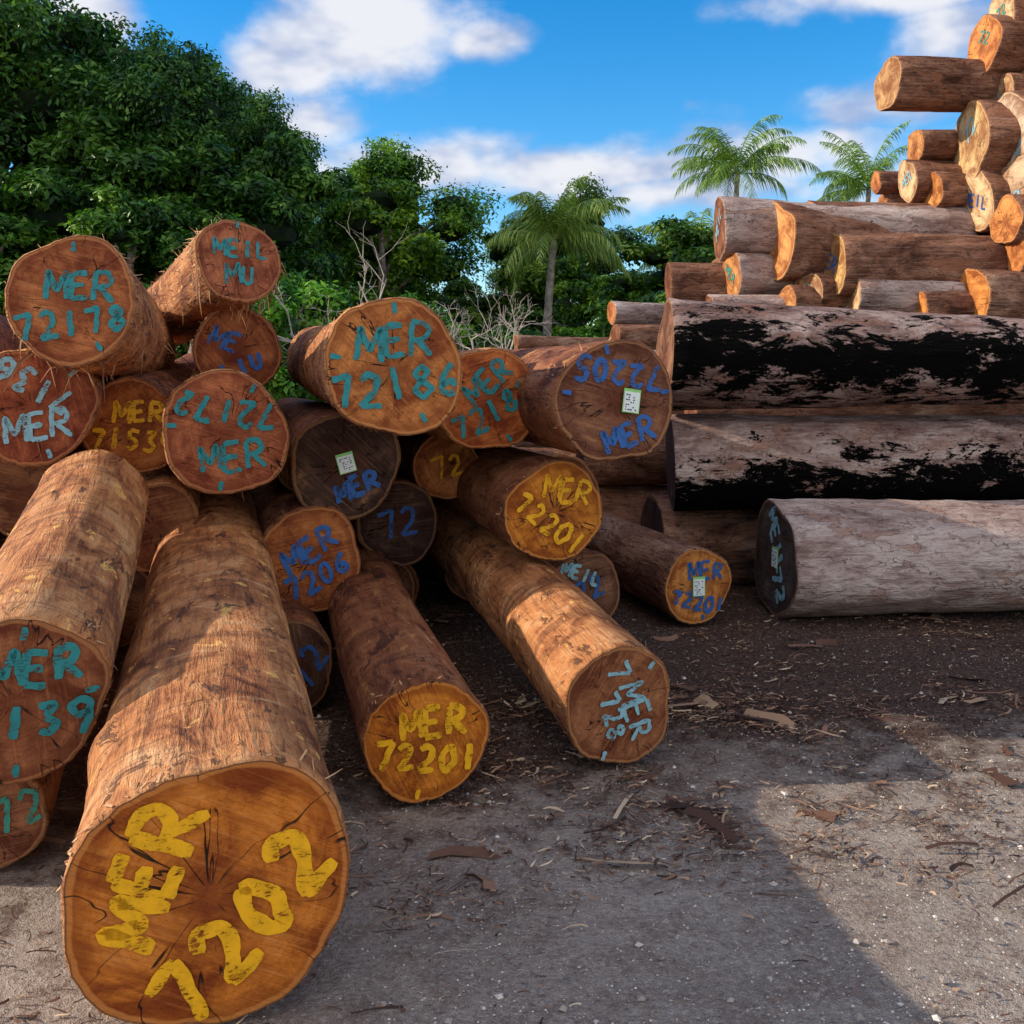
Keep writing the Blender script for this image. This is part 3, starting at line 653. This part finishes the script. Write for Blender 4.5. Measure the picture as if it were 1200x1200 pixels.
def build_tree(name, H, R, zlow, nl, nleaf, ls, seed):
    import bmesh
    rs = np.random.RandomState(seed); rg = random.Random(seed)
    zc = (H+zlow)/2; hz = (H-zlow)/2
    lumps = []; nb = max(9, nl//7); boughs = []
    for i in range(nb):
        t = (i+0.5)/nb; zz = zlow+(H-zlow)*(0.08+0.88*t)
        prof = math.sin(math.pi*min(1, 0.18+0.80*t))**0.6
        a = i*2.399+rs.uniform(-.5, .5); k = rs.uniform(0.25, 0.95)*prof*(0.3 if t > .88 else 1)
        boughs.append((np.array([math.cos(a)*R*k, math.sin(a)*R*k, zz-hz*.12*(k*k)]), rs.uniform(.17, .36)*R))
    for i in range(nl):
        bc, br_ = boughs[i % nb]
        u = rs.normal(size=3); u /= np.linalg.norm(u); u[2] += .2
        lr = rs.uniform(0.07, 0.17)*R
        lumps.append((bc+u*br_*rs.uniform(.55, 1.05)*np.array([1.1, 1.1, .7]), lr))
    V = []; F = []
    tube(V, F, [Vector((0, 0, -0.3)), Vector((.05, 0, zlow*.7)), Vector((0, .1, zc*0.9)), Vector((0, 0, zc+hz*.5))], [0.28, 0.22, 0.16, 0.07])
    for c, lr in boughs:
        b0 = Vector((0, 0, max(zlow*.5, min(zc+hz*.4, c[2]-1.2)))); e = Vector(c)
        mid = (b0+e)/2+Vector((0, 0, -.1)); tube(V, F, [b0, mid, e], [0.10, 0.06, 0.03], 5)
    V = np.array(V); F = np.array(F)
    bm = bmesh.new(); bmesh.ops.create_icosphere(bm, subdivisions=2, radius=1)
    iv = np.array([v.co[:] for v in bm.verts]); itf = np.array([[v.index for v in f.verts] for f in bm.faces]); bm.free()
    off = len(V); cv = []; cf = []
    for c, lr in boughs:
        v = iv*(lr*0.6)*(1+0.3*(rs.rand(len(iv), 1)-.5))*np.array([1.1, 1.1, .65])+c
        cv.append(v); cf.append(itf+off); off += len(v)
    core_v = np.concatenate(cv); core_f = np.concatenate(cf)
    w = np.array([l[1]**2 for l in lumps]); w /= w.sum()
    ch = rs.choice(len(lumps), nleaf, p=w)
    C = np.array([l[0] for l in lumps])[ch]; LR = np.array([l[1] for l in lumps])[ch]
    D = rs.normal(size=(nleaf, 3)); D[:, 2] += 0.35; D /= np.linalg.norm(D, axis=1)[:, None]
    rr_ = LR*(0.45+0.95*rs.rand(nleaf)**0.8+0.5*rs.rand(nleaf)**6)
    Pp = C+D*rr_[:, None]*np.array([1.2, 1.2, .8])
    N = D*0.6+rs.normal(size=(nleaf, 3))*0.42; N[:, 2] += 0.5; N /= np.linalg.norm(N, axis=1)[:, None]
    T = np.cross(N, rs.normal(size=(nleaf, 3))); T /= np.linalg.norm(T, axis=1)[:, None]
    B = np.cross(N, T)
    l = ls*(0.6+0.8*rs.rand(nleaf))[:, None]
    q = np.stack([Pp-T*l, Pp+B*l*.45+N*l*.1, Pp+T*l, Pp-B*l*.45+N*l*.1], 1).reshape(-1, 3)
    lf = np.arange(nleaf*4).reshape(-1, 4)
    def tri(f): return np.concatenate([f[:, [0, 1, 2]], f[:, [0, 2, 3]]], 0)
    tV = np.concatenate([V, core_v, q]); o2 = len(V)+len(core_v)
    f1 = tri(F); f2 = core_f; f3 = tri(lf+o2)
    fa = np.concatenate([f1, f2, f3]); mi = np.concatenate([np.zeros(len(f1)), np.ones(len(f2)), np.full(len(f3), 2)])
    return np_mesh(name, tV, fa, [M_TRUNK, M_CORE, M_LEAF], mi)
TA = build_tree('broadleaf_tree_mesh_a', 9, 3.3, 1.0, 210, 52000, 0.08, 1)
TB = build_tree('broadleaf_tree_mesh_b', 9, 3.5, 1.4, 180, 50000, 0.08, 2)
TC = build_tree('broadleaf_tree_mesh_c', 8, 2.8, 0.8, 110, 28000, 0.105, 3)
TD = build_tree('broadleaf_tree_mesh_d', 8, 2.4, 1.8, 80, 22000, 0.11, 14)
TS = build_tree('shrub_mesh', 2.6, 1.6, 0.15, 70, 13000, 0.06, 4)
DG = (0.9, 1.0, 0.8); MG = (1.4, 1.4, 0.9)
def tree(me, x, y, h, base, r=1.0, rot=0, col=DG, nm='broadleaf_tree'):
    k = h/base; add_obj(nm, me, (x, y, 0), rot, (k*r, k*r, k), col)
for (me, x, y, h, bs, r, col) in [
  (TA, -12.6, 25, 10.9, 9, .95, DG), (TB, -8.6, 25.5, 9.3, 9, .82, DG), (TC, -5.6, 24.5, 7.0, 8, .85, (1.0, 1.1, .8)), (TB, -10.8, 29, 10.6, 9, .8, DG), (TA, -6.9, 28, 8.5, 9, .7, DG),
  (TC, -8, 21.5, 5.2, 8, 1.1, MG), (TC, -11.0, 21.5, 5.6, 8, 1.2, (1.1, 1.2, .8)), (TB, -17, 25, 11, 9, 1.0, DG), (TC, -6.2, 22, 4.7, 8, 1.1, MG), (TC, -14, 22, 6, 8, 1.2, DG), (TB, -14.5, 29, 10.5, 9, .9, DG),
  (TC, -9.8, 23.5, 7.2, 8, 1.1, DG), (TC, -7.3, 24, 6.6, 8, 1.1, DG), (TA, -13, 31, 11.6, 9, .8, DG), (TD, -11.6, 26, 10.5, 8, .9, DG), (TA, -9.8, 33, 11, 9, .7, DG)]:
    tree(me, x, y, h, bs, r, rot=(x*7.3+y) % 6.28, col=col)
rg = random.Random(78)
x = -18.0; i = 0
while x < 32:
    h = rg.choice((5.4, 6.4, 7.2, 8.2))+rg.uniform(-.4, .4)-(0.5 if x > 9 else 0)
    g = rg.uniform(0.8, 2.1)
    tree(rg.choice([TA, TB, TC, TD]), x, rg.uniform(34, 44), h, 8.4, rg.uniform(0.7, 1.05), rg.uniform(0, 6), (g*rg.uniform(1.0, 1.35), g, 0.7), 'broadleaf_tree')
    x += rg.uniform(1.6, 2.5)
x = -14.0
while x < 22:
    g = rg.uniform(1.0, 2.2)
    tree(rg.choice([TC, TD, TS]), x, rg.uniform(27, 33), rg.uniform(2.6, 5.2), 5.4, rg.uniform(0.9, 1.2), rg.uniform(0, 6), (g*rg.uniform(1.0, 1.3), g, .7), 'shrub')
    x += rg.uniform(1.1, 1.8)
for (x, y, h) in [(-4.3, 20, 3.2), (-3.2, 21, 3.0), (-2.3, 21.5, 2.9), (-1.4, 22, 2.5), (0, 23, 2.4), (1.9, 22, 2.3), (2.8, 22, 2.6), (3.6, 22, 3.2), (-5.5, 18, 3.0)]:
    tree(TS, x, y, h, 2.6, 1.0, x*3, (rg.uniform(1.2, 2.0), rg.uniform(1.3, 1.8), .7), 'shrub')

# palms
M_FR = mat_island('palm_fronds', [(0, (0.05, 0.10, 0.02)), (0.6, (0.15, 0.23, 0.05)), (1, (0.32, 0.38, 0.13))], rough=0.4, trans=0.25)
def build_palm(name, H, FL, nf, seed, lean=0.3):
    rg = random.Random(seed); V = []; F = []
    pts = []; rad = []
    for i in range(22):
        t = i/21; pts.append(Vector((lean*t*t, 0.1*math.sin(t*3), H*t))); rad.append((0.13-0.05*t)*(1+0.07*(i % 2))+(0.08*(1-t)**6))
    tube(V, F, pts, rad, 9); ntk = len(F); top = pts[-1]
    for k in range(nf):
        az = rg.uniform(0, 6.28) if rg.random() < .3 else k*2.399+rg.uniform(-.3, .3); q_ = k/nf
        el = math.radians(84-88*q_+rg.uniform(-12, 12)); L = FL*rg.uniform(.75, 1.1)
        p = top.copy(); e = el; rp = [p.copy()]
        n = 26; droop = math.radians(rg.uniform(60, 115))
        for i in range(n):
            e -= droop*(0.15+1.7*i/n)/n
            e = max(e, math.radians(-80))
            p = p+Vector((math.cos(az)*math.cos(e), math.sin(az)*math.cos(e), math.sin(e)))*(L/n); rp.append(p.copy())
        sp_ = rp[::3]; tube(V, F, sp_, [max(.004, 0.02-0.002*i) for i in range(len(sp_))], 4)
        for i in range(4, n+1):
            t = i/n; ll = FL*0.25*math.sin(math.pi*min(1, 0.16+t*0.80))**0.7
            tv = (rp[i]-rp[i-1]).normalized(); side = tv.cross(Vector((0, 0, 1))).normalized()
            for sgn in (-1, 1):
                for sub in (0, .5):
                    hang = rg.uniform(.25, 1.1)
                    dirv = (side*sgn*0.75+tv*0.6+Vector((0, 0, -hang))).normalized()
                    o = rp[i]-tv*(L/n)*sub; w = tv*0.012
                    l2 = ll*rg.uniform(.7, 1.1)
                    m1 = o+dirv*l2*.5; m2 = o+dirv*l2*.9+Vector((0, 0, -l2*.3))
                    b_ = len(V)
                    for q in (o+w, o-w, m1-w*1.3, m1+w*1.3, m2): V.append(tuple(q))
                    F.append((b_, b_+1, b_+2, b_+3)); F.append((b_+3, b_+2, b_+4, b_+4))
    V = np.array(V); F = np.array(F); t = np.concatenate([F[:, [0, 1, 2]], F[:, [0, 2, 3]]]); mi = np.concatenate([np.arange(len(F)) >= ntk]*2).astype(int)
    ok = (t[:, 0] != t[:, 1]) & (t[:, 1] != t[:, 2]) & (t[:, 0] != t[:, 2])
    return np_mesh(name, V, t[ok], [M_TRUNK, M_FR], mi[ok])
P1 = build_palm('palm_mesh_a', 4.6, 2.3, 28, 1, .2); P2 = build_palm('palm_mesh_b', 7.9, 2.7, 26, 2, .5); P3 = build_palm('palm_mesh_c', 7.9, 2.6, 22, 9, -.4)
add_obj('palm_tree', P1, (0.85, 25, 0.1), 0.4, (1, 1, 1), (1.6, 1.5, 1.2))
add_obj('palm_tree', P2, (7.2, 33, 0), 1.2, (1, 1, 1), (1.3, 1.4, 1.1))
add_obj('palm_tree', P3, (11.8, 35, 0), 3.2, (1, 1, .97), (1.3, 1.4, 1.1))
add_obj('palm_tree', P1, (5.6, 30, 0), 2.0, (1, 1, 1.05), (1.4, 1.4, .9))
def build_bare(name, seed, H):
    rg = random.Random(seed); V = []; F = []
    def br(p, d, L, r, dep):
        q = p+d*L*.5+Vector((rg.uniform(-1, 1), rg.uniform(-1, 1), rg.uniform(-.3, .6)))*L*.14; e = p+d*L
        tube(V, F, [p, q, e], [r, r*.8, r*.6], 4)
        if dep == 0: return
        for _ in range(rg.choice((2, 2, 3))):
            nd = (d+Vector((rg.gauss(0, .8), rg.gauss(0, .8), rg.gauss(0.05, .5)))).normalized(); br(q.lerp(e, rg.random()), nd, L*rg.uniform(.5, .8), r*.6, dep-1)
    for _ in range(3):
        br(Vector((rg.uniform(-.2, .2), rg.uniform(-.2, .2), 0)), Vector((rg.gauss(0, .3), rg.gauss(0, .3), 1)).normalized(), H*.5, 0.04, 5)
    return np_mesh(name, np.array(V), np.array(F), [M_DEAD])
B1 = build_bare('bare_shrub_mesh_a', 3, 2.6); B2 = build_bare('bare_shrub_mesh_b', 8, 2.6)
add_obj('bare_shrub', B1, (-0.6, 19, 0), 0, (1, 1, 1.2)); add_obj('bare_shrub', B2, (-2.7, 18.5, 0), 2, (1.1, 1.1, 1.3)); add_obj('bare_shrub', B1, (-3.4, 19.5, 0), 4, (.9, .9, 1.1)); add_obj('bare_shrub', B2, (-0.2, 20, 0), 1, (1, 1, 1.0))

# ------------------------------------------------------------------ sky + sun
SUN_EL = math.radians(22); to_sun = Vector((-1.0, 0.03, 0)).normalized()
az = math.atan2(to_sun.x, to_sun.y)
w = bpy.data.worlds.new('World'); scene.world = w; w.use_nodes = True
nt = w.node_tree; nt.nodes.clear(); b = NB(nt)
sky = b.n('ShaderNodeTexSky', sky_type='NISHITA'); sky.sun_disc = False
sky.sun_elevation = SUN_EL; sky.sun_rotation = az; sky.altitude = 0; sky.air_density = 1.0; sky.dust_density = 0.1; sky.ozone_density = 3.5
hs = b.n('ShaderNodeHueSaturation'); hs.inputs['Saturation'].default_value = 1.38; hs.inputs['Value'].default_value = 1.5
nt.links.new(sky.outputs[0], hs.inputs['Color'])
tc = b.n('ShaderNodeTexCoord'); D = tc.outputs['Generated']
nz = b.noise(b.scale(D, (1, 1, 1.5)), 9, 6, 0.52); nzf = b.noise(b.scale(D, (1, 1, 1.5)), 26, 4, 0.6)
mask = None
for (u, v, a, h, st) in [(-0.14, 0.335, 0.10, 0.07, 1.3), (-0.22, 0.29, 0.07, 0.05, 1.1), (-0.03, 0.315, 0.045, 0.022, 1.0), (-0.20, 0.24, 0.07, 0.04, 1.0), (-0.10, 0.195, 0.14, 0.035, 1.1), (0.08, 0.19, 0.17, 0.025, 1.2), (0.15, 0.17, 0.12, 0.025, 1.0),
      (0.27, 0.215, 0.13, 0.028, .9), (0.36, 0.255, 0.12, 0.025, .7), (0.38, 0.362, 0.14, 0.018, .9), (0.45, 0.33, 0.08, 0.03, .7), (-0.41, 0.34, 0.05, 0.035, 1.0), (0.5, 0.2, 0.15, 0.05, .8), (-0.45, 0.1, 0.2, 0.04, .8)]:
    c = Vector((u, 1, v)).normalized(); df = b.vmath('SUBTRACT', D, tuple(c))
    k = b.vmath('LENGTH', b.scale(df, (1/a, 1/a, 1/h)))
    e = b.math('MULTIPLY', b.math('SUBTRACT', 1.0, k), st)
    mask = e if mask is None else b.math('MAXIMUM', mask, e)
mask = b.math('MAXIMUM', mask, -1.3)
sp = b.n('ShaderNodeSeparateXYZ'); b.put(sp.inputs[0], D)
behind = b.mapr(sp.outputs[1], 0.35, 0.05)
rest = b.math('MULTIPLY', behind, b.mapr(b.noise(D, 2.4, 3, .5), 0.38, 0.6, 0.3, 2.2))
mask = b.math('ADD', mask, rest)
dens = b.math('ADD', mask, b.math('ADD', b.math('MULTIPLY', b.math('SUBTRACT', nz, 0.5), 2.0), b.math('MULTIPLY', b.math('SUBTRACT', nzf, 0.5), 0.7)))
cm = b.mapr(dens, -0.2, 0.75)
shade = b.mapr(b.math('ADD', b.noise(b.scale(D, (1, 1, 2)), 10, 3, 0.6), b.math('MULTIPLY', dens, 0.12)), 0.38, 0.68)
ccol = b.mix(shade, (2.8, 3.4, 5.0), (6.2, 6.2, 6.5))
ccol = b.mix(behind, ccol, b.mix(shade, (7.2, 6.8, 6.3), (12.0, 10.8, 9.4)))  # unseen clouds behind the camera, added extra bright and warm as fill light
col = b.mix(b.math('MULTIPLY', cm, 0.95), hs.outputs[0], ccol)
bg = b.n('ShaderNodeBackground'); b.put(bg.inputs[0], col); bg.inputs[1].default_value = 0.145
wo = b.n('ShaderNodeOutputWorld'); nt.links.new(bg.outputs[0], wo.inputs[0])
ld = bpy.data.lights.new('sun', 'SUN'); ld.energy = 5.0; ld.angle = math.radians(0.5); ld.color = (1.0, 0.88, 0.70)
lo = bpy.data.objects.new('sun', ld); scene.collection.objects.link(lo)
sd = Vector((to_sun.x*math.cos(SUN_EL), to_sun.y*math.cos(SUN_EL), math.sin(SUN_EL)))
lo.rotation_euler = sd.to_track_quat('Z', 'Y').to_euler(); lo.location = (-10, 0, 10)

# ------------------------------------------------------------------ camera
cd = bpy.data.cameras.new('camera'); cd.sensor_width = 36; cd.lens = 36; cd.clip_end = 3000; cd.clip_start = 0.05
cd.shift_y = -(600-430)/1200
co = bpy.data.objects.new('camera', cd); scene.collection.objects.link(co)
co.location = (0, 0, 1.6); co.rotation_euler = (math.radians(90), 0, 0)
scene.camera = co
